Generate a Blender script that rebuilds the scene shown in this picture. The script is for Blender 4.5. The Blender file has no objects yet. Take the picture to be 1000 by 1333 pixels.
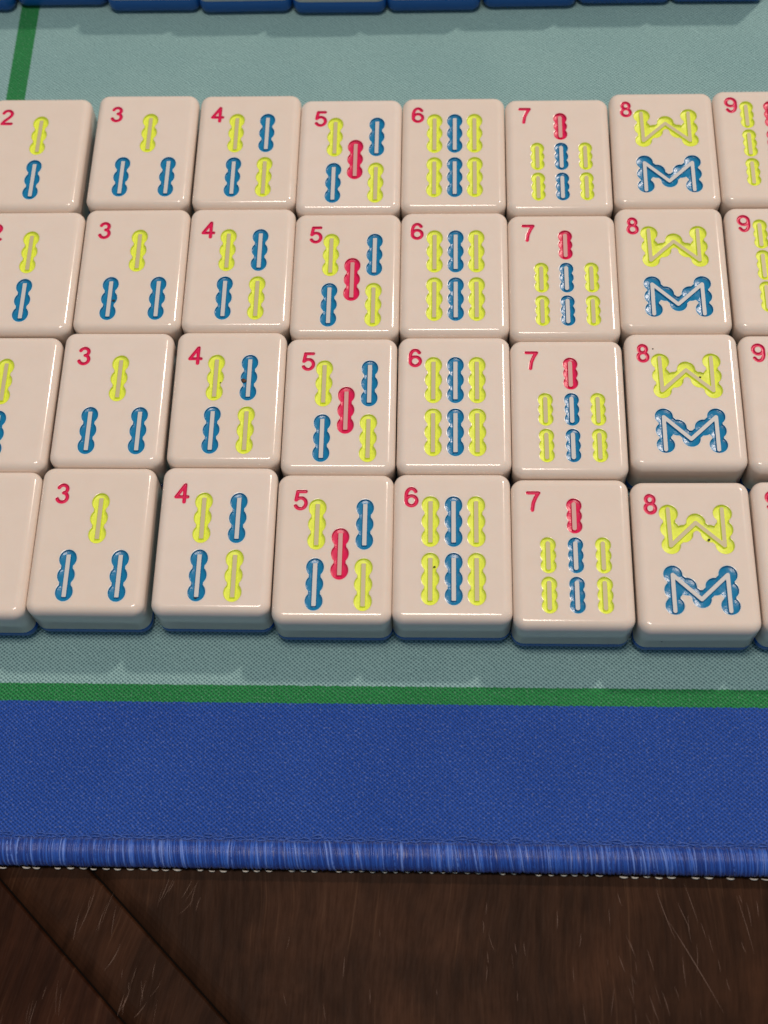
import bpy, math, random
import numpy as np
from mathutils import Matrix, Vector
from mathutils.geometry import delaunay_2d_cdt

random.seed(7)
S = 0.001                                   # all lengths below are millimetres
sc = bpy.context.scene
C = sc.collection

# ------------------------------------------------------------------ camera
cd = bpy.data.cameras.new('camera')
cam = bpy.data.objects.new('camera', cd); C.objects.link(cam)
RT = ((0.9991028290532924, 0.020987421659795127, -0.036784033353911845),
      (-0.004172879963784265, 0.9131280442196722, 0.4076515202134838),
      (0.04214408677994559, -0.4071322917573973, 0.9123963902591099))
CAM = Vector((-2.0246, -96.4219, 243.056))
m = Matrix(RT).transposed().to_4x4(); m.translation = CAM * S
cam.matrix_world = m
cd.sensor_fit = 'VERTICAL'; cd.sensor_height = 36; cd.sensor_width = 27
cd.lens = 1761.7 / 1333 * 36
cd.clip_start = 0.005; cd.clip_end = 20
cd.dof.use_dof = True; cd.dof.focus_distance = 0.262; cd.dof.aperture_fstop = 21
sc.camera = cam

# ------------------------------------------------------------------ room light
w = bpy.data.worlds.new('World'); sc.world = w; w.use_nodes = True
w.node_tree.nodes['Background'].inputs[0].default_value = (0.58, 0.82, 1.0, 1)
w.node_tree.nodes['Background'].inputs[1].default_value = 0.205
def lamp(name, loc, target, sx, sy, power, col, shape='RECTANGLE'):
    l = bpy.data.lights.new(name, 'AREA'); l.shape = shape; l.size = sx; l.size_y = sy
    l.energy = power; l.color = col
    o = bpy.data.objects.new(name, l); C.objects.link(o)
    o.location = loc
    d = Vector(target) - Vector(loc)
    o.rotation_euler = d.to_track_quat('-Z', 'Y').to_euler()
    return o
lamp('room_lamp', (0.64, 0.78, 1.13), (0, 0.03, 0), 0.09, 0.09, 9.2, (1.0, 0.82, 0.69), 'DISK')
lamp('ceiling_lamp', (-0.045, 0.02, 0.86), (-0.045, 0.02, 0), 0.25, 0.12, 3.3, (1.0, 0.85, 0.74))
sc.view_settings.view_transform = 'Standard'; sc.view_settings.look = 'None'
sc.view_settings.exposure = 0.0; sc.view_settings.gamma = 1.0

# ------------------------------------------------------------------ materials
def mat(name, col, rough=0.4, spec=0.5, sss=0.0, coat=0.0):
    m = bpy.data.materials.new(name); m.use_nodes = True
    b = m.node_tree.nodes['Principled BSDF']
    b.inputs['Base Color'].default_value = (*col, 1); b.inputs['Roughness'].default_value = rough
    b.inputs['Specular IOR Level'].default_value = spec
    if sss:
        b.inputs['Subsurface Weight'].default_value = sss
        b.inputs['Subsurface Radius'].default_value = (1.0, 0.75, 0.6)
        b.inputs['Subsurface Scale'].default_value = 0.0012
    if coat:
        b.inputs['Coat Weight'].default_value = coat; b.inputs['Coat Roughness'].default_value = 0.08
    return m
class G:
    """small helper around a node tree"""
    def __init__(s, m): s.t = m.node_tree; s.b = s.t.nodes['Principled BSDF']
    def n(s, typ, **kw):
        n = s.t.nodes.new(typ)
        for k, v in kw.items(): setattr(n, k, v)
        return n
    def l(s, a, b): s.t.links.new(a, b)
    def v(s, sock, val):
        if hasattr(val, 'is_output'): s.l(val, sock)
        else: sock.default_value = val
    def math(s, op, a, b=None, c=None):
        n = s.n('ShaderNodeMath', operation=op); s.v(n.inputs[0], a)
        if b is not None: s.v(n.inputs[1], b)
        if c is not None: s.v(n.inputs[2], c)
        return n.outputs[0]
    def mix(s, f, a, b, bt='MIX'):
        n = s.n('ShaderNodeMix', data_type='RGBA', blend_type=bt)
        s.v(n.inputs[0], f)
        for i, q in ((6, a), (7, b)):
            s.v(n.inputs[i], q if hasattr(q, 'is_output') else (*q, 1))
        return n.outputs[2]
    def noise(s, scale, detail=3, rough=0.5, vec=None):
        n = s.n('ShaderNodeTexNoise'); n.inputs['Scale'].default_value = scale
        n.inputs['Detail'].default_value = detail; n.inputs['Roughness'].default_value = rough
        if vec is not None: s.l(vec, n.inputs['Vector'])
        return n.outputs['Fac']
    def ramp(s, f, lo, hi):
        n = s.n('ShaderNodeMapRange'); s.v(n.inputs[0], f); n.inputs[1].default_value = lo; n.inputs[2].default_value = hi
        n.interpolation_type = 'SMOOTHSTEP'
        return n.outputs[0]
    def obj(s):
        return s.n('ShaderNodeTexCoord').outputs['Object']
    def bump(s, h, strength, dist):
        n = s.n('ShaderNodeBump'); n.inputs['Strength'].default_value = strength; n.inputs['Distance'].default_value = dist
        s.l(h, n.inputs['Height']); s.l(n.outputs[0], s.b.inputs['Normal'])
    def map(s, vec, scale, rot=(0, 0, 0)):
        n = s.n('ShaderNodeMapping'); s.l(vec, n.inputs[0]); n.inputs['Scale'].default_value = scale; n.inputs['Rotation'].default_value = rot
        return n.outputs[0]

CREAM = (0.83, 0.715, 0.63)
def cream_material():
    m = mat('cream_melamine', CREAM, 0.2, 0.5, sss=0.28)
    g = G(m); o = g.obj()
    info = g.n('ShaderNodeObjectInfo').outputs['Random']
    base = g.mix(g.math('MULTIPLY', info, 0.6), CREAM, (0.80, 0.675, 0.57))
    blot = g.ramp(g.noise(260, 4, 0.6, o), 0.35, 0.75)
    g.l(g.mix(g.math('MULTIPLY', blot, 0.16), base, (0.72, 0.59, 0.49)), g.b.inputs['Base Color'])
    g.l(g.math('MULTIPLY_ADD', g.noise(350, 4, 0.65, o), 0.16, 0.06), g.b.inputs['Roughness'])
    g.bump(g.noise(500, 2, 0.5, o), 0.03, 0.0002)
    return m
def paint(name, col, rough):
    m = mat(name, col, rough, 0.4)
    g = G(m); o = g.obj()
    n = g.noise(1500, 3, 0.6, o)
    g.l(g.mix(g.math('MULTIPLY', g.ramp(n, 0.4, 0.75), 0.35), col, tuple(c * 0.72 for c in col)), g.b.inputs['Base Color'])
    g.bump(g.noise(2600, 2, 0.6, o), 0.26, 0.00012)
    return m
M = {}
M['cream'] = cream_material()
M['blue_base'] = mat('blue_plastic', (0.006, 0.085, 0.33), 0.25, 0.5)
M['yellow'] = paint('yellow_paint', (0.78, 0.87, 0.075), 0.4)
M['blue'] = paint('blue_paint', (0.006, 0.205, 0.42), 0.24)
M['red'] = paint('red_paint', (0.72, 0.01, 0.095), 0.3)
M['slot_yellow'] = mat('stained_cream_yellow', (0.60, 0.52, 0.31), 0.4)  # slot strips: cream darkened and shifted, one tone per paint
M['slot_blue'] = mat('stained_cream_blue', (0.64, 0.62, 0.60), 0.35)
M['slot_red'] = mat('stained_cream_red', (0.66, 0.38, 0.34), 0.4)
M['rim_yellow'] = mat('yellow_halo_cream', (0.66, 0.58, 0.30), 0.25)  # rims: paint bleed plus edge light and shade put into the colour
M['rim_blue'] = mat('blue_halo_cream', (0.66, 0.72, 0.74), 0.25)
M['rim_red'] = mat('red_halo_cream', (0.80, 0.46, 0.44), 0.25)
M['dirt'] = mat('dark_dirt', (0.03, 0.02, 0.015), 0.7)
M['brown_dirt'] = mat('brown_dirt', (0.10, 0.035, 0.012), 0.6)
M['white_thread'] = mat('cream_thread', (0.78, 0.72, 0.62), 0.7)

def weave(g, o):
    """knitted cloth relief: offset dots, about 0.6 mm apart"""
    sep = g.n('ShaderNodeSeparateXYZ'); g.l(o, sep.inputs[0])
    wob = g.math('MULTIPLY', g.math('SUBTRACT', g.noise(420, 3, 0.6, o), 0.5), 0.0006)
    x = g.math('ADD', sep.outputs[0], wob); y = g.math('ADD', sep.outputs[1], wob)
    sx = g.math('SINE', g.math('MULTIPLY', x, 2 * math.pi / 0.00091))
    sy = g.math('SINE', g.math('MULTIPLY', y, 2 * math.pi / 0.00076))
    h = g.math('MULTIPLY_ADD', g.math('MULTIPLY', sx, sy), 0.5, 0.5)
    return sep, h
def cloth_material():
    m = mat('printed_cloth', (0.2, 0.3, 0.3), 0.62, 0.3)
    g = G(m); o = g.obj(); sep, h = weave(g, o)
    x, y = sep.outputs[0], sep.outputs[1]
    e = g.math('MULTIPLY', g.math('SUBTRACT', g.noise(1800, 2, 0.5, o), 0.5), 0.0005)
    ye = g.math('ADD', y, e); xe = g.math('ADD', x, e)
    big = g.noise(45, 3, 0.5, o)
    teal = g.mix(g.ramp(big, 0.3, 0.7), (0.315, 0.53, 0.53), (0.34, 0.56, 0.555))
    green = g.mix(g.ramp(big, 0.3, 0.7), (0.018, 0.25, 0.065), (0.022, 0.28, 0.075))
    blue = g.mix(g.ramp(big, 0.3, 0.7), (0.013, 0.076, 0.41), (0.018, 0.088, 0.45))
    def band(v, c, hw):
        return g.math('SUBTRACT', 1.0, g.ramp(g.math('ABSOLUTE', g.math('SUBTRACT', v, c)), hw - 0.00012, hw + 0.00012))
    inside = g.ramp(ye, -0.0252, -0.0248)
    col = g.mix(inside, blue, teal)
    col = g.mix(g.math('MULTIPLY', band(xe, -0.1006, 0.0022), inside), col, green)
    col = g.mix(band(ye, -0.0252, 0.0017), col, green)
    # fibre speckle, its pale highlights put into the colour
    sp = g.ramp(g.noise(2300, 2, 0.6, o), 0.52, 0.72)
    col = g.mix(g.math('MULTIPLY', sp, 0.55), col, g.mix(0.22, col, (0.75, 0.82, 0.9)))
    hole_shade = g.math('MULTIPLY', g.ramp(g.math('SUBTRACT', 1.0, h), 0.3, 0.9), g.math('MULTIPLY_ADD', g.noise(1100, 2, 0.6, o), 0.9, 0.4))
    col = g.mix(hole_shade, col, g.mix(1.0, col, (0.28, 0.34, 0.38), 'MULTIPLY'))  # shade in the gaps between yarns, put into the colour
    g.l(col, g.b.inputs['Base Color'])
    g.b.inputs['Sheen Weight'].default_value = 0.05; g.b.inputs['Sheen Roughness'].default_value = 0.4
    hh = g.math('ADD', h, g.math('MULTIPLY', g.noise(3500, 2, 0.6, o), 0.7))
    g.bump(hh, 0.7, 0.0003)
    return m
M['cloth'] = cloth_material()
def thread_material():
    m = mat('blue_thread', (0.03, 0.085, 0.36), 0.38, 0.6)
    g = G(m); o = g.obj()
    at = g.n('ShaderNodeAttribute', attribute_name='strand')
    f = g.noise(1.0, 2, 0.6, g.map(o, (5200, 500, 500), (0, 0, -0.25)))
    k = g.math('MULTIPLY_ADD', g.math('SUBTRACT', f, 0.5), 0.5, at.outputs['Fac'])
    c = g.mix(g.ramp(k, 0.0, 0.7), (0.006, 0.042, 0.28), (0.028, 0.12, 0.53))
    g.l(g.mix(g.ramp(k, 0.6, 1.1), c, (0.17, 0.29, 0.72)), g.b.inputs['Base Color'])
    g.b.inputs['Sheen Weight'].default_value = 0.1
    return m
M['thread'] = thread_material()
M['ridge'] = mat('light_blue_thread', (0.05, 0.125, 0.46), 0.6)
def wood_material(name, rot, off, tint):
    m = mat(name, (0.03, 0.015, 0.008), 0.4, 0.03)
    g = G(m); o = g.obj()
    v = g.map(o, (1, 1, 1), (0, 0, rot))
    add = g.n('ShaderNodeVectorMath', operation='ADD'); g.l(v, add.inputs[0]); add.inputs[1].default_value = off
    v = add.outputs[0]
    warp = g.n('ShaderNodeVectorMath', operation='MULTIPLY_ADD')
    nz = g.n('ShaderNodeTexNoise'); nz.inputs['Scale'].default_value = 30; g.l(v, nz.inputs['Vector'])
    g.l(nz.outputs['Color'], warp.inputs[0]); warp.inputs[1].default_value = (0.006, 0.012, 0); g.l(v, warp.inputs[2])
    v = warp.outputs[0]
    grain = g.noise(1.0, 6, 0.65, g.map(v, (330, 40, 1)))
    fine = g.noise(1.0, 4, 0.7, g.map(v, (1500, 150, 1)))
    long = g.noise(1.0, 2, 0.5, g.map(v, (2300, 42, 1)))
    cloud = g.noise(55, 4, 0.6, v)
    c = g.mix(g.ramp(grain, 0.25, 0.75), tuple(t * 0.42 for t in tint), tuple(t * 1.08 for t in tint))
    c = g.mix(g.math('MULTIPLY', g.ramp(cloud, 0.42, 0.75), 0.6), c, tuple(t * k for t, k in zip(tint, (1.8, 1.7, 1.6))))
    c = g.mix(g.math('MULTIPLY', g.ramp(fine, 0.4, 0.7), 0.4), c, tuple(t * 0.4 for t in tint))
    streak = g.math('MULTIPLY', g.ramp(long, 0.58, 0.74), g.ramp(cloud, 0.38, 0.6))
    c = g.mix(g.math('MULTIPLY', streak, 0.16), c, (0.19, 0.10, 0.055))
    g.l(c, g.b.inputs['Base Color'])
    g.l(g.math('MULTIPLY_ADD', fine, 0.3, 0.28), g.b.inputs['Roughness'])
    g.bump(g.math('ADD', g.math('MULTIPLY', grain, 0.5), g.math('MULTIPLY', fine, 0.5)), 0.35, 0.0003)
    return m
M['wood_a'] = wood_material('dark_walnut_left', 0.20, (0, 0, 0), (0.036, 0.0130, 0.0066))
M['wood_b'] = wood_material('dark_walnut_strip', 0.24, (0.3, 0.1, 0), (0.036, 0.0148, 0.0075))
M['wood_c'] = wood_material('dark_walnut_right', 0.02, (0.7, 0.4, 0), (0.040, 0.0175, 0.0092))
M['groove'] = mat('dark_groove', (0.006, 0.004, 0.003), 0.7, 0.05)
M['scratch'] = mat('pale_scratch', (0.12, 0.06, 0.035), 0.5)

# ------------------------------------------------------------------ object helpers
def mesh(name, verts, faces, smooth=True):
    me = bpy.data.meshes.new(name)
    me.from_pydata([(a * S, b * S, c * S) for a, b, c in verts], [], faces); me.update()
    if smooth: me.polygons.foreach_set('use_smooth', [True] * len(me.polygons))
    return me
def obj(name, me, m=None, parent=None):
    if m is not None and not me.materials: me.materials.append(m)
    o = bpy.data.objects.new(name, me); C.objects.link(o)
    if parent: o.parent = parent
    return o
def tag(o, label=None, cat=None, group=None, kind=None):
    if label: o['label'] = label
    if cat: o['category'] = cat
    if group: o['group'] = group
    if kind: o['kind'] = kind
def empty(name, loc=(0, 0, 0), rz=0.0):
    o = bpy.data.objects.new(name, None); C.objects.link(o); o.empty_display_size = 0.01
    o.location = Vector(loc) * S; o.rotation_euler[2] = rz
    return o

# ------------------------------------------------------------------ table
TZ = -3.0
slab = mesh('table_top', *(lambda x0, x1, y0, y1, z0, z1: ([(x0, y0, z0), (x1, y0, z0), (x1, y1, z0), (x0, y1, z0), (x0, y0, z1), (x1, y0, z1), (x1, y1, z1), (x0, y1, z1)],
        [(3, 2, 1, 0), (4, 5, 6, 7), (0, 1, 5, 4), (1, 2, 6, 5), (2, 3, 7, 6), (3, 0, 4, 7)]))(-420, 420, -300, 420, TZ - 25, TZ - 1.3), smooth=False)
table = obj('table_top', slab, M['groove']); tag(table, 'dark brown wooden table top under the mat', None, None, 'structure')
def clip(poly, n, c, keep_less=True):
    """clip a convex polygon by the line n.p = c"""
    out = []
    for i in range(len(poly)):
        a, b = poly[i], poly[(i + 1) % len(poly)]
        da, db = a[0] * n[0] + a[1] * n[1] - c, b[0] * n[0] + b[1] * n[1] - c
        if not keep_less: da, db = -da, -db
        if da <= 0: out.append(a)
        if da * db < 0:
            t = da / (da - db); out.append((a[0] + t * (b[0] - a[0]), a[1] + t * (b[1] - a[1])))
    return out
def inset(poly, d):
    n = len(poly); lines = []
    for i in range(n):
        a, b = poly[i], poly[(i + 1) % n]
        e = (b[0] - a[0], b[1] - a[1]); L = math.hypot(*e); nr = (-e[1] / L, e[0] / L)
        k = 1.0
        if abs(nr[0] * NG[0] + nr[1] * NG[1]) > 0.99: k = 2.6 if nr[0] > 0 else 0.45
        lines.append((nr, nr[0] * a[0] + nr[1] * a[1] + d * k))
    out = []
    for i in range(n):
        (n1, c1), (n2, c2) = lines[i - 1], lines[i]
        det = n1[0] * n2[1] - n1[1] * n2[0]
        out.append(((c1 * n2[1] - c2 * n1[1]) / det, (n1[0] * c2 - n2[0] * c1) / det))
    return out
BIG = [(-415, -295), (415, -295), (415, 415), (-415, 415)]
NG = (0.690, 0.7238)
c1 = NG[0] * -81.0 + NG[1] * -59.1; c2 = NG[0] * -65.7 + NG[1] * -56.2
def plank(poly, m):
    vs, fs = [], []; n = len(poly)
    for d, z in ((0, TZ - 2.5), (0, TZ - 0.7), (0.15, TZ - 0.5), (0.45, TZ - 0.22), (0.8, TZ - 0.06), (1.1, TZ)):
        vs += [(x, y, z) for x, y in inset(poly, d)]
    for k in range(5):
        for i in range(n):
            j = (i + 1) % n; fs.append((k * n + i, k * n + j, (k + 1) * n + j, (k + 1) * n + i))
    fs.append(tuple(range(5 * n, 6 * n)))
    return obj('plank', mesh('plank', vs, fs, smooth=False), m, table)
GAP = 0.18
planks = [plank(clip(BIG, NG, c1 - GAP), M['wood_a'])]
planks.append(plank(clip(clip(BIG, NG, c2 - GAP), NG, c1 + GAP, False), M['wood_b']))
planks.append(plank(clip(BIG, NG, c2 + GAP, False), M['wood_c']))
def scratches(i, lines):
    vs, fs = [], []
    for x, y, L, a, wd in lines:
        n = 6; b = len(vs); cv = random.gauss(0, 0.12)
        for k in range(n + 1):
            t = k / n; aa = math.radians(a) + cv * t; ww = wd * (0.15 + math.sin(math.pi * min(max(t, .03), .97)))
            px, py = x + L * t * math.cos(aa), y + L * t * math.sin(aa)
            qx, qy = -math.sin(aa) * ww, math.cos(aa) * ww
            vs += [(px + qx, py + qy, TZ - 0.01), (px, py, TZ + 0.012), (px - qx, py - qy, TZ - 0.01)]
        for k in range(n):
            for j in (0, 1):
                p = b + 3 * k + j; fs.append((p, p + 1, p + 4, p + 3))
    o = obj('scratch_marks', mesh('scratch_marks', vs, fs), M['scratch'], planks[i]); o['kind'] = 'stuff'
sr = random.Random(11)
def near(x0, x1, y0, y1, n, a, da, l0, l1):
    return [(sr.uniform(x0, x1), sr.uniform(y0, y1), sr.uniform(l0, l1), sr.gauss(a, da), sr.uniform(0.025, 0.06)) for _ in range(n)]
scratches(2, [(37.9, -64.5, 17, -59, 0.07), (36, -59, 9, -75, 0.06), (41, -58, 7, -72, 0.05), (50, -60, 10, -75, 0.05)] + near(28, 60, -80, -59, 36, -76, 10, 1.5, 5) + near(-30, 28, -80, -60, 22, -88, 5, 1, 4) + near(-52, -44, -62, -58, 9, -110, 6, 2, 4.5))
scratches(1, near(-58, -50, -80, -72, 12, -102, 8, 1, 5) + near(-66, -58, -66, -60, 7, -104, 5, 2, 6) + [(-58, -70, 5, -105, 0.07), (-63.5, -61.5, 7, -104, 0.06)])
scratches(0, near(-80, -66, -83, -76, 10, -98, 6, 1.5, 6))

# ------------------------------------------------------------------ mat
MX0, MX1, MY0, MY1 = -260, 260, -54.6, 262
pm = empty('playing_mat', (0, 0, TZ))
tag(pm, 'cloth playing mat, pale teal with green lines and a wide blue border', 'mat')
def in_mat(name, me, m):
    o = obj(name, me, m, pm); o.location = (0, 0, -TZ * S); return o
NXC, NYC = 2, 2
vs = [(MX0, MY0, TZ + .02), (MX1, MY0, TZ + .02), (MX1, MY1, TZ + .02), (MX0, MY1, TZ + .02), (MX0, MY0, 0), (MX1, MY0, 0), (MX1, MY1, 0), (MX0, MY1, 0)]
fs = [(3, 2, 1, 0), (4, 5, 6, 7), (0, 1, 5, 4), (1, 2, 6, 5), (2, 3, 7, 6), (3, 0, 4, 7)]
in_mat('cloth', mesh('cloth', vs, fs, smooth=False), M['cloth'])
# rolled edge under the threads, all round
def loft(path, prof, closed=False):
    """path: list of (origin, outward dir); prof: list of (outward, up)"""
    vs, fs = [], []; n = len(prof)
    for (ox, oy), (dx, dy) in path: vs += [(ox + dx * a, oy + dy * a, z) for a, z in prof]
    k = len(path)
    for i in range(k if closed else k - 1):
        for j in range(n - 1):
            a, b = i * n + j, ((i + 1) % k) * n + j
            fs.append((a, b, b + 1, a + 1))
    return vs, fs
AY, AZ, CZ = 2.5, 1.95, -1.15
def arc(phi): return (AY * math.cos(phi) - 0.35, CZ + AZ * math.sin(phi))
prof = [arc(math.radians(a)) for a in np.linspace(146, -62, 16)]
D = math.sqrt(2)
path = [((MX0, MY0), (-1, -1)), ((MX1, MY0), (1, -1)), ((MX1, MY1), (1, 1)), ((MX0, MY1), (-1, 1))]
v_, f_ = loft(path, prof, True)
in_mat('edge_binding', mesh('edge_binding', v_, [tuple(reversed(f)) for f in f_]), M['thread'])
def tubes(paths, rads, sides=5):
    vs, fs = [], []
    for P, r in zip(paths, rads):
        P = np.array(P, float); n = len(P); b0 = len(vs)
        for i in range(n):
            t = P[min(i + 1, n - 1)] - P[max(i - 1, 0)]; t = t / np.linalg.norm(t)
            u = np.cross(t, (1, 0.13, 0.07)) if abs(t[0]) < .9 else np.cross(t, (0, 0, 1)); u /= np.linalg.norm(u); q = np.cross(t, u)
            rr = r * (0.55 if i in (0, n - 1) else 1)
            for k in range(sides):
                a = 2 * math.pi * k / sides
                vs.append(tuple(P[i] + rr * (math.cos(a) * u + math.sin(a) * q)))
        for i in range(n - 1):
            for k in range(sides):
                a = b0 + i * sides + k; b = b0 + i * sides + (k + 1) % sides
                fs.append((a, b, b + sides, a + sides))
        fs.append(tuple(b0 + k for k in reversed(range(sides)))); fs.append(tuple(b0 + (n - 1) * sides + k for k in range(sides)))
    return vs, fs
paths, rads = [], []
x = -185.0
while x < 165:
    sl = random.gauss(0.9 + 0.4 * math.sin(x * 0.21), 0.3); up = random.uniform(0.0, 0.13); bow = random.gauss(0, 0.1)
    ph0 = random.gauss(143, 5)
    P = []
    for i in range(9):
        t = i / 8; ph = math.radians(ph0 + (-60 - ph0) * t)
        a, z = arc(ph)
        P.append((x + sl * t + bow * math.sin(math.pi * t), MY0 - a - up * math.cos(ph), z + up * max(0, math.sin(ph))))
    paths.append(P); rads.append(random.choice((0.12, 0.14, 0.16, 0.18, 0.21)))
    x += random.uniform(0.14, 0.28)
th = in_mat('binding_threads', mesh('binding_threads', *tubes(paths, rads)), M['thread']); th['kind'] = 'stuff'
ca = th.data.attributes.new('strand', 'FLOAT', 'POINT'); tint = []
for P in paths: tint += [min(1.0, random.random() ** 1.6 * 0.95)] * (len(P) * 5)
ca.data.foreach_set('value', tint)
# little chain of loops along the inner side of the binding
paths, rads = [], []
x = -185.0
while x < 165:
    L = random.uniform(1.7, 2.3); y0 = MY0 + 2.75 + random.gauss(0, 0.2); hgt = random.uniform(0.05, 0.22)
    for s in (0, 1):
        P = []
        for i in range(8):
            t = i / 7
            P.append((x + L * 1.15 * t, y0 + (0.32 if s else -0.28) * math.sin(math.pi * t) + random.gauss(0, 0.05), 0.04 + hgt * math.sin(math.pi * t)))
        paths.append(P); rads.append(random.uniform(0.07, 0.12))
    for k in range(5):                       # stray fibres
        a = random.uniform(-1, 1); fx = x + random.uniform(0, L)
        paths.append([(fx, y0, 0.1), (fx + .3 * a, y0 + .35, 0.3), (fx + .7 * a, y0 + random.uniform(.5, .9), random.uniform(.05, .3))]); rads.append(0.035)
    x += L
ch = in_mat('stitch_ridge', mesh('stitch_ridge', *tubes(paths, rads)), M['ridge']); ch['kind'] = 'stuff'
paths, rads = [], []
x = -185.0
while x < 165:
    mid = math.exp(-((x + 5) / 28) ** 2)       # the stitches sit deeper under the roll halfway along
    L = random.uniform(1.15, 1.6) * (1 - 0.35 * mid); y0 = MY0 - 2.42 + 0.3 * mid + random.gauss(0, 0.05); z0 = -2.66 + random.gauss(0, 0.04)
    P = [(x + L * t, y0 - 0.16 * math.sin(math.pi * t) - 0.10 * t, z0 + 0.1 * math.sin(math.pi * t)) for t in (0, .25, .5, .75, 1)]
    if random.random() > 0.12: paths.append(P); rads.append(random.uniform(0.11, 0.18) * (1 - 0.2 * mid))
    x += random.uniform(1.9, 2.3)
st = in_mat('white_stitches', mesh('white_stitches', *tubes(paths, rads, 6)), M['white_thread']); st['kind'] = 'stuff'

# ------------------------------------------------------------------ tiles
W, H, T = 22.0, 30.0, 12.1
RB, RC, ZB = 1.75, 2.3, 3.3                    # top edge radius, corner radius, height of the blue base
def rring(ins, z, n=7):
    hx, hy, r = W / 2 - ins, H / 2 - ins, max(RC - ins, 0.3)
    out = []
    for cx, cy, a0 in ((hx - r, hy - r, 0), (-hx + r, hy - r, 90), (-hx + r, -hy + r, 180), (hx - r, -hy + r, 270)):
        for i in range(n + 1):
            a = math.radians(a0 + 90 * i / n); out.append((cx + r * math.cos(a), cy + r * math.sin(a), z))
    return out
def rings(rs, cap_low=True, cap_high=True):
    vs, fs = [], []; n = len(rs[0])
    for r in rs: vs += r
    for k in range(len(rs) - 1):
        for i in range(n):
            j = (i + 1) % n; fs.append((k * n + i, k * n + j, (k + 1) * n + j, (k + 1) * n + i))
    if cap_low: fs.append(tuple(reversed(range(n))))
    if cap_high: fs.append(tuple((len(rs) - 1) * n + i for i in range(n)))
    return vs, fs

# --- signed distances for the engraving
def d_seg(X, Y, a, b):
    ax, ay = a; bx, by = b; dx, dy = bx - ax, by - ay; L = dx * dx + dy * dy
    t = np.clip(((X - ax) * dx + (Y - ay) * dy) / L, 0, 1) if L > 0 else 0 * X
    return np.hypot(X - ax - t * dx, Y - ay - t * dy)
def d_path(X, Y, P):
    d = np.full(np.shape(X), 1e9)
    for a, b in zip(P[:-1], P[1:]): d = np.minimum(d, d_seg(X, Y, a, b))
    return d
def d_box(X, Y, cx, cy, hx, hy):
    qx, qy = np.abs(X - cx) - hx, np.abs(Y - cy) - hy
    return np.hypot(np.maximum(qx, 0), np.maximum(qy, 0)) + np.minimum(np.maximum(qx, qy), 0)
def contour(F, X0, Y0, h, lev):
    """marching squares -> closed loops"""
    nx, ny = F.shape; A = F < lev; segs = {}
    def pt(i, j, k, l):
        a, b = F[i, j], F[k, l]; t = (lev - a) / (b - a)
        return (X0 + h * (i + t * (k - i)), Y0 + h * (j + t * (l - j)))
    cells = A[:-1, :-1].astype(int) + 2 * A[1:, :-1] + 4 * A[1:, 1:] + 8 * A[:-1, 1:]
    E = {1: [(3, 0)], 2: [(0, 1)], 3: [(3, 1)], 4: [(1, 2)], 5: [(3, 2), (1, 0)], 6: [(0, 2)], 7: [(3, 2)], 8: [(2, 3)], 9: [(2, 0)], 10: [(0, 3), (2, 1)], 11: [(2, 1)], 12: [(1, 3)], 13: [(1, 0)], 14: [(0, 3)]}
    pts = {}
    for i, j in np.argwhere((cells > 0) & (cells < 15)):
        ed = {0: ('h', i, j), 1: ('v', i + 1, j), 2: ('h', i, j + 1), 3: ('v', i, j)}
        for a, b in E[int(cells[i, j])]:
            for e in (a, b):
                k = ed[e]
                if k not in pts: pts[k] = pt(k[1], k[2], k[1] + 1, k[2]) if k[0] == 'h' else pt(k[1], k[2], k[1], k[2] + 1)
            segs[ed[a]] = ed[b]
    loops = []
    while segs:
        s, n = segs.popitem(); lp = [s]
        while n != s: lp.append(n); n = segs.pop(n)
        P = [pts[k] for k in lp]; Q = [P[0]]
        for p in P[1:]:
            if math.hypot(p[0] - Q[-1][0], p[1] - Q[-1][1]) > 0.75 * h: Q.append(p)
        if len(Q) > 5:
            ar = sum(a[0] * b[1] - b[0] * a[1] for a, b in zip(Q, Q[1:] + Q[:1]))
            loops.append(Q if ar > 0 else Q[::-1])
    return loops
def sstep(t):
    t = np.clip(t, 0, 1); return t * t * (3 - 2 * t)

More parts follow.
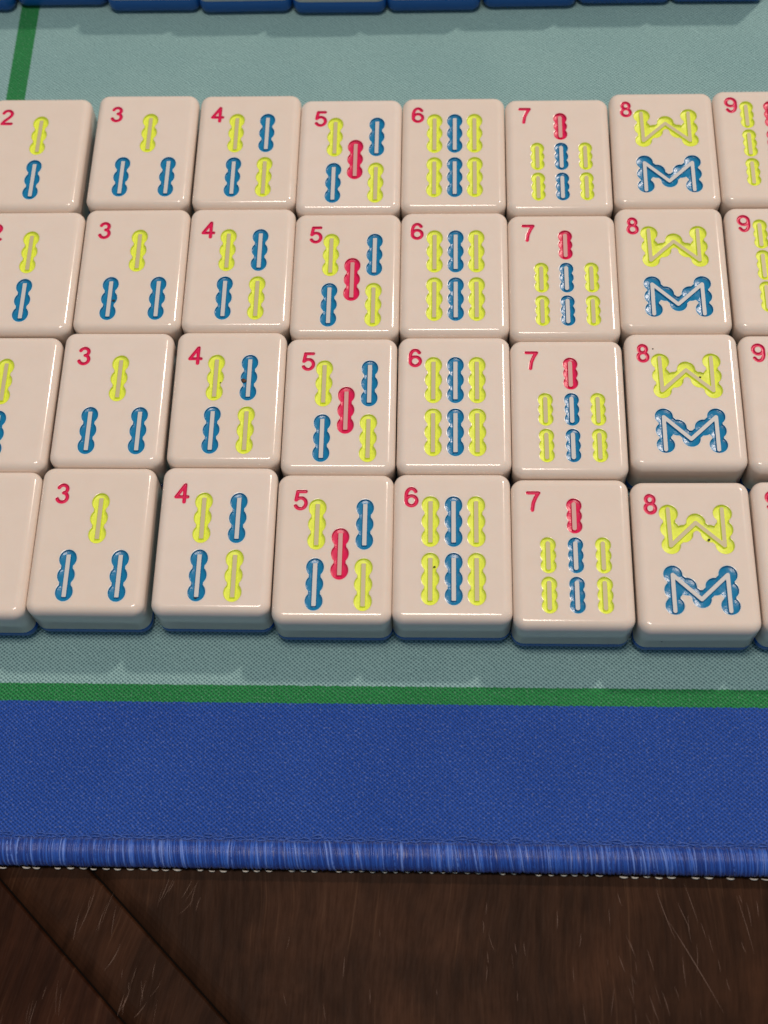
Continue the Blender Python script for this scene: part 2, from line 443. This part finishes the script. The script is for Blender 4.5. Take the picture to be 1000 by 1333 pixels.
def engrave(sd, bbox, depth, levels, slot=None):
    """returns (outer loops, paint mesh data, slot mesh data)"""
    h = 0.085; x0, x1, y0, y1 = bbox
    gx = np.arange(x0 - .6, x1 + .6, h) + 0.0131; gy = np.arange(y0 - .6, y1 + .6, h) + 0.0077
    X, Y = np.meshgrid(gx, gy, indexing='ij')
    F = sd(X, Y); loops = []; owner = []
    for k, lev in enumerate(levels):
        for lp in contour(F, gx[0], gy[0], h, lev): loops.append(lp); owner.append(('s', k))
    if slot is not None:
        FS = slot(X, Y)
        for k, lev in enumerate((0.13, 0.0)):
            for lp in contour(FS, gx[0], gy[0], h, lev): loops.append(lp); owner.append(('t', k))
    vs, fc = [], []
    for lp in loops:
        b = len(vs); vs += [Vector(p) for p in lp]; fc.append(list(range(b, b + len(lp))))
    ov, oe, of, ovo, oeo, ofo = delaunay_2d_cdt(vs, [], fc, 0, 1e-5, True)
    px = np.array([v[0] for v in ov]); py = np.array([v[1] for v in ov])
    top, bot = levels[1], levels[-2]
    z = -depth * (0.8 * sstep((top - sd(px, py)) / (top - bot)) + 0.2 * sstep((bot - sd(px, py)) / 0.22))
    if slot is not None:
        k = sstep((0.13 - slot(px, py)) / 0.13); z = z * (1 - k) + k * -0.16
    z = z - 0.025 * np.clip((levels[0] - sd(px, py)) / (levels[0] - top), 0, 1)
    z = z + T
    z[np.abs(sd(px, py) - levels[0]) < 0.012] = T
    V = [(float(a), float(b), float(c)) for a, b, c in zip(px, py, z)]
    paint_f, slot_f, rim = [], [], []
    for f, src in zip(of, ofo):
        ins = sum(1 for s in src if owner[s] == ('s', 0)) % 2
        if not ins: continue
        a, b, c = (V[i] for i in f[:3])
        if (b[0] - a[0]) * (c[1] - a[1]) - (b[1] - a[1]) * (c[0] - a[0]) < 0: f = list(reversed(f))
        if any(owner[s] == ('t', 1) for s in src): slot_f.append(tuple(f))
        else:
            paint_f.append(tuple(f)); rim.append(1 - sum(1 for s in src if owner[s] == ('s', 1)) % 2)
    def sub(fl):
        idx = {}; nv = []; nf = []
        for f in fl:
            for i in f:
                if i not in idx: idx[i] = len(nv); nv.append(V[i])
            nf.append(tuple(idx[i] for i in f))
        return nv, nf
    outer = [lp for lp, o in zip(loops, owner) if o == ('s', 0)]
    return outer, sub(paint_f), sub(slot_f), rim

LEV = (0.20, 0.10, 0.07, 0.03, 0.0, -0.08)
def long_stick(cx, cy):
    r, ry, sp, hw = 1.54, 1.72, 3.30, 1.0
    def sd(X, Y):
        d = d_box(X, Y, cx, cy, hw, sp)
        for k in (-1, 0, 1): d = np.minimum(d, (np.hypot((X - cx) / r, (Y - cy - k * sp) / ry) - 1) * r)
        return d
    slot = lambda X, Y: d_box(X, Y, cx, cy, 0.40, 4.2)
    return sd, slot, (cx - r, cx + r, cy - sp - ry, cy + sp + ry)
def short_stick(cx, cy):
    r, ry, sp, hw = 1.31, 1.36, 2.08, 1.0
    def sd(X, Y):
        d = d_box(X, Y, cx, cy, hw, sp)
        for k in (-1, 0, 1): d = np.minimum(d, (np.hypot((X - cx) / r, (Y - cy - k * sp) / ry) - 1) * r)
        return d
    slot = lambda X, Y: d_seg(X, Y, (cx, cy - 2.45), (cx, cy + 2.45)) - 0.40
    return sd, slot, (cx - r, cx + r, cy - sp - ry, cy + sp + ry)
def zigzag(P):
    r = 1.62
    Q = [np.array(p, float) for p in P]
    Qs = list(Q)
    for i, j in ((0, 1), (-1, -2)):
        u = Q[j] - Q[i]; Qs[i] = Q[i] + u / np.linalg.norm(u) * 0.95
    lob = [Qs[0], (Qs[0] + Qs[1]) / 2, Qs[1], (Qs[1] + Qs[2]) / 2, Qs[2], (Qs[2] + Qs[3]) / 2, Qs[3], (Qs[3] + Qs[4]) / 2, Qs[4]]
    def sd(X, Y):
        d = d_path(X, Y, Qs) - 0.98
        for c in lob: d = np.minimum(d, np.hypot(X - c[0], Y - c[1]) - r)
        return d
    slot = lambda X, Y: d_path(X, Y, Q) - 0.37
    xs = [p[0] for p in P]; ys = [p[1] for p in P]
    return sd, slot, (min(xs) - r, max(xs) + r, min(ys) - r, max(ys) + r)

def ell(cx, cy, rx, ry, a0, a1, n=22):
    return [(cx + rx * math.cos(math.radians(a0 + (a1 - a0) * i / n)), cy + ry * math.sin(math.radians(a0 + (a1 - a0) * i / n))) for i in range(n + 1)]
six = ell(0, -0.72, 1.02, 1.0, 90, 450) 
GLYPH = {
    '2': [ell(0, .84, .96, .9, 165, -25) + [(.45, -.1), (-.55, -1.05), (-1.0, -1.74), (1.05, -1.74)]],
    '3': [ell(-.02, .92, .86, .82, 160, -75) + ell(-.02, -.77, 1.0, .97, 78, -160)],
    '4': [[(.5, -1.74), (.5, 1.74), (-1.12, -.72), (1.1, -.72)]],
    '5': [[(.9, 1.74), (-.62, 1.74), (-.9, .02)] + ell(-.02, -.64, 1.05, 1.1, 138, -152)],
    '6': [six, ell(.0, .2, 1.02, 1.54, 38, 180, 20) + [(-1.02, -.2), (-1.02, -.72)]],
    '7': [[(-1.0, 1.74), (1.05, 1.74), (.45, .75), (.0, -.35), (-.22, -1.74)]],
    '8': [ell(0, .92, .76, .82, 0, 360), ell(0, -.80, .94, .94, 0, 360)],
    '9': [[(-p[0], -p[1]) for p in six], [(-p[0], -p[1]) for p in ell(.0, .2, 1.02, 1.54, 38, 180, 20) + [(-1.02, -.2), (-1.02, -.72)]]],
}
def numeral(ch, cx, cy):
    P = [[(cx + a * 0.98, cy + b * 1.02) for a, b in p] for p in GLYPH[ch]]
    sd = lambda X, Y: np.minimum.reduce([d_path(X, Y, p) for p in P]) - 0.24
    return sd, None, (cx - 1.6, cx + 1.6, cy - 2.3, cy + 2.3)

L, K, Z = 'long', 'short', 'zig'
DESIGN = {
    '2': ((-7.0, 9.3), [(L, 'yellow', 0.6, 4.3), (L, 'blue', 0.6, -7.4)]),
    '3': ((-6.45, 9.09), [(L, 'yellow', 1.05, 4.05), (L, 'blue', -3.85, -7.55), (L, 'blue', 5.94, -7.55)]),
    '4': ((-6.85, 9.05), [(L, 'yellow', -2.56, 4.07), (L, 'blue', 4.07, 4.07), (L, 'blue', -2.56, -7.55), (L, 'yellow', 4.07, -7.55)]),
    '5': ((-6.46, 9.21), [(L, 'yellow', -3.22, 4.3), (L, 'blue', 5.72, 4.3), (L, 'red', 1.27, -1.65), (L, 'blue', -3.22, -7.7), (L, 'yellow', 5.72, -7.7)]),
    '6': ((-7.62, 9.75), [(L, c, x, y) for y in (4.81, -6.66) for c, x in (('yellow', -4.02), ('blue', 0.28), ('yellow', 4.49))]),
    '7': ((-6.92, 9.97), [(K, 'red', 0.6, 7.06)] + [(K, c, x, y) for y in (-0.84, -8.63) for c, x in (('yellow', -4.44), ('blue', 0.6), ('yellow', 5.64))]),
    '8': ((-7.64, 10.0), [(Z, 'yellow', [(-4.42, 9.1), (-4.30, 1.75), (0.53, 6.35), (5.50, 1.75), (5.53, 9.1)]),
                          (Z, 'blue', [(-4.42, -11.0), (-4.42, -4.0), (0.50, -8.75), (5.52, -4.0), (5.54, -11.0)])]),
    '9': ((-7.5, 10.5), [(K, c, x, y) for x, c in ((-4.3, 'yellow'), (0.75, 'red'), (5.8, 'blue')) for y in (7.9, 0.4, -7.1)]),
}

def base_mesh(ZB):
    rb = 2.0
    rs = [rring(rb * (1 - math.sin(a)), rb * (1 - math.cos(a))) for a in [math.pi / 2 * i / 6 for i in range(7)]]
    rs += [rring(0.0, ZB - 0.10), rring(0.05, ZB - 0.04), rring(0.45, ZB + 0.05)]
    return mesh('base', *rings(rs))
BASE = base_mesh(ZB); FAR_BASE = base_mesh(4.55); FAR_BASE.materials.append(M['blue_base']); BASE.materials.append(M['blue_base'])
def body_mesh(ch, outers):
    zb = 4.55 if ch == 'plain' else ZB
    rs = [rring(0.5, zb - 0.03), rring(0.06, zb - 0.02), rring(0.0, zb + 0.05), rring(0.0, T - RB)]
    rs += [rring(RB * (1 - math.cos(a)), T - RB + RB * math.sin(a)) for a in [math.pi / 2 * i / 10 for i in range(1, 11)]]
    rs.append(rring(RB + 0.12, T))
    vs, fs = rings(rs, cap_high=False)
    n = len(rs[0]); last = vs[-n:]
    cv = [Vector(p[:2]) for p in last]; fc = [list(range(n))]
    for lp in outers:
        b = len(cv); cv += [Vector(p) for p in lp]; fc.append(list(range(b, b + len(lp))))
    ov, oe, of, ovo, oeo, ofo = delaunay_2d_cdt(cv, [], fc, 0, 1e-5, True)
    b = len(vs) - n; remap = {}
    for i, (v, src) in enumerate(zip(ov, ovo)):
        k = [s for s in src if s < n]
        if k: remap[i] = b + k[0]
        else: remap[i] = len(vs); vs.append((v[0], v[1], T))
    for f, src in zip(of, ofo):
        if 0 not in src or (len(src) - 1) % 2: continue
        a, q, c = (ov[i] for i in f[:3])
        if (q[0] - a[0]) * (c[1] - a[1]) - (q[1] - a[1]) * (c[0] - a[0]) < 0: f = list(reversed(f))
        fs.append(tuple(remap[i] for i in f))
    me = mesh('body', vs, fs); me.materials.append(M['cream'])
    return me
KIT = {}
def kit(ch):
    """mesh data of one tile design: body, base, numeral, sticks with their slots"""
    if ch in KIT: return KIT[ch]
    outers, parts = [], []
    if ch != 'plain':
        num, sticks = DESIGN[ch]
        jobs = [('numeral', 'red', numeral(ch, *num), 0.34, (0.20, 0.10, 0.05, 0.0, -0.07, -0.14))]
        for s in sticks:
            if s[0] == Z: jobs.append(('zigzag_stick', s[1], zigzag(s[2]), 0.5, LEV))
            else: jobs.append(('bamboo_stick', s[1], (long_stick if s[0] == L else short_stick)(s[2], s[3]), 0.5, LEV))
        for name, col, (sd, slot, bb), dep, lev in jobs:
            o, p, t, rim = engrave(sd, bb, dep, lev, slot)
            outers += o
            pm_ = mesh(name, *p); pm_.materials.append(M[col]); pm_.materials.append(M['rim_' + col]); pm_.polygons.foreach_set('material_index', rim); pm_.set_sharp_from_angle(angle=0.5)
            tm = None
            if slot is not None:
                tm = mesh('slot', *t); tm.materials.append(M['slot_' + col])
            parts.append((name, pm_, tm))
    KIT[ch] = (body_mesh(ch, outers), parts)
    return KIT[ch]
def tile(ch, x, y, deg, label, group):
    body, parts = kit(ch)
    t = empty('mahjong_tile', (x, y, 0), math.radians(deg))
    tag(t, label, 'tile', group)
    obj('body', body, None, t); obj('base', FAR_BASE if ch == 'plain' else BASE, None, t)
    for name, p, s in parts:
        o = obj(name, p, None, t)
        if s is not None: obj('slot', s, None, o)
    return t
POSE = {
 'A2': (-89.5, 0.25, 0.1), 'A3': (-67.43, 1.11, -.13), 'A4': (-44.19, 1.28, -.17), 'A5': (-21.95, -.17, .06), 'A6': (.04, 0, .14), 'A7': (22.10, -1.03, .09), 'A8': (44.50, -1.51, .28), 'A9': (66.9, -1.32, 0.1),
 'B2': (-89.2, 30.3, -.1), 'B3': (-66.69, 31.28, -.1), 'B4': (-43.95, 31.42, -.03), 'B5': (-21.83, 29.9, .03), 'B6': (.38, 30.14, .01), 'B7': (22.45, 29.31, .06), 'B8': (44.94, 30.93, .06), 'B9': (67.2, 30.5, 0),
 'C2': (-88.0, 60.9, .1), 'C3': (-65.72, 61.46, .17), 'C4': (-43.6, 61.49, -.01), 'C5': (-21.58, 59.97, -.03), 'C6': (.44, 60.22, .03), 'C7': (22.46, 59.41, -.01), 'C8': (44.52, 61.06, -.03), 'C9': (67.0, 61.05, .1),
 'D2': (-89.8, 91.1, -.2), 'D3': (-66.31, 91.85, -.26), 'D4': (-43.82, 91.61, -.06), 'D5': (-21.8, 90.1, -.02), 'D6': (.26, 90.35, -.07), 'D7': (22.4, 89.74, .02), 'D8': (44.72, 91.21, -.04), 'D9': (66.9, 91.65, .1),
}
ROW = {'A': 'in the row beside the green line', 'B': 'in the second row from the blue border', 'C': 'in the third row from the blue border', 'D': 'in the row farthest from the blue border'}
NUMW = dict(zip('23456789', 'two three four five six seven eight nine'.split()))
TILES = {}
for k, (x, y, a) in POSE.items():
    lab = 'cream numeral ' + NUMW[k[1]] + ' tile with ' + ('two zigzags' if k[1] == '8' else 'bamboo sticks') + ' ' + ROW[k[0]]
    if k == 'A2': lab = 'cream tile showing only a blank strip, beside the 3 by the blue border'
    TILES[k] = tile(k[1], x, y, a, lab, 'bamboo tiles laid out in four rows')
# the line of tiles along the far side: only their blue bases and pale sides show
for x, y in ((-114.6, 142.0), (-92.4, 143.3), (-70.2, 141.25), (-48.5, 140.6), (-26.2, 139.95), (-4.3, 140.35), (18.1, 141.2), (40.1, 141.95), (61.8, 142.1)):
    lab = 'blue based tile in the far line across the bare teal cloth'
    if x < -110: lab = 'blue based tile in the far line, outside the upright green stripe'
    elif x < -90: lab = 'blue based tile set back in the far line, standing beside the upright green stripe'
    elif x > 60: lab = 'last blue based tile of the far line, with open teal cloth beside it'
    tile('plain', x, y + H / 2 - 0.1, random.uniform(-.4, .4), lab, 'line of blue based tiles on the far side')

# ------------------------------------------------------------------ specks of dirt
def speck(k, lx, ly, z, r, m, squash=0.5, ax=None):
    vs, fs = [], []
    n = 7
    for i in range(1, 4):
        a = math.pi * i / 4
        for j in range(n):
            b = 2 * math.pi * j / n; rr = r * random.uniform(.75, 1.2)
            p = [rr * math.sin(a) * math.cos(b) * 1.3, rr * math.sin(a) * math.sin(b), rr * squash * math.cos(a)]
            if ax == 'front': p = [p[0], p[2], p[1]]
            vs.append((lx + p[0], ly + p[1], z + p[2]))
    for i in range(2):
        for j in range(n):
            q = (j + 1) % n; fs.append((i * n + j, (i + 1) * n + j, (i + 1) * n + q, i * n + q))
    fs.append(tuple(range(n))); fs.append(tuple(reversed(range(2 * n, 3 * n))))
    obj('dirt_speck', mesh('dirt_speck', vs, fs), m, TILES[k])
def world_speck(k, wx, wy, *a, **kw):
    px, py, _ = POSE[k]; speck(k, wx - px, wy - py, *a, **kw)
world_speck('A6', -3.2, -4.2, T - 0.33, 0.2, M['dirt'])
world_speck('A8', 47.2, 1.4, T - 0.2, 0.26, M['dirt'])
world_speck('B8', 39.3, 41.9, T, 0.16, M['dirt'], 0.25)
world_speck('B8', 48.1, 35.7, T - 0.3, 0.2, M['dirt'])
world_speck('B4', -40.9, 35.0, T - 0.36, 0.5, M['brown_dirt'], 0.35)
world_speck('B4', -45.5, 34.5, T - 0.33, 0.13, M['dirt'])
world_speck('C3', -68.7, 53.6, T - 0.36, 0.26, M['dirt'])
world_speck('A4', -46.9, -10.6, T - 0.36, 0.22, M['dirt'])
speck('A8', -6.3, -15.0, 6.6, 0.16, M['dirt'], 0.3, 'front')
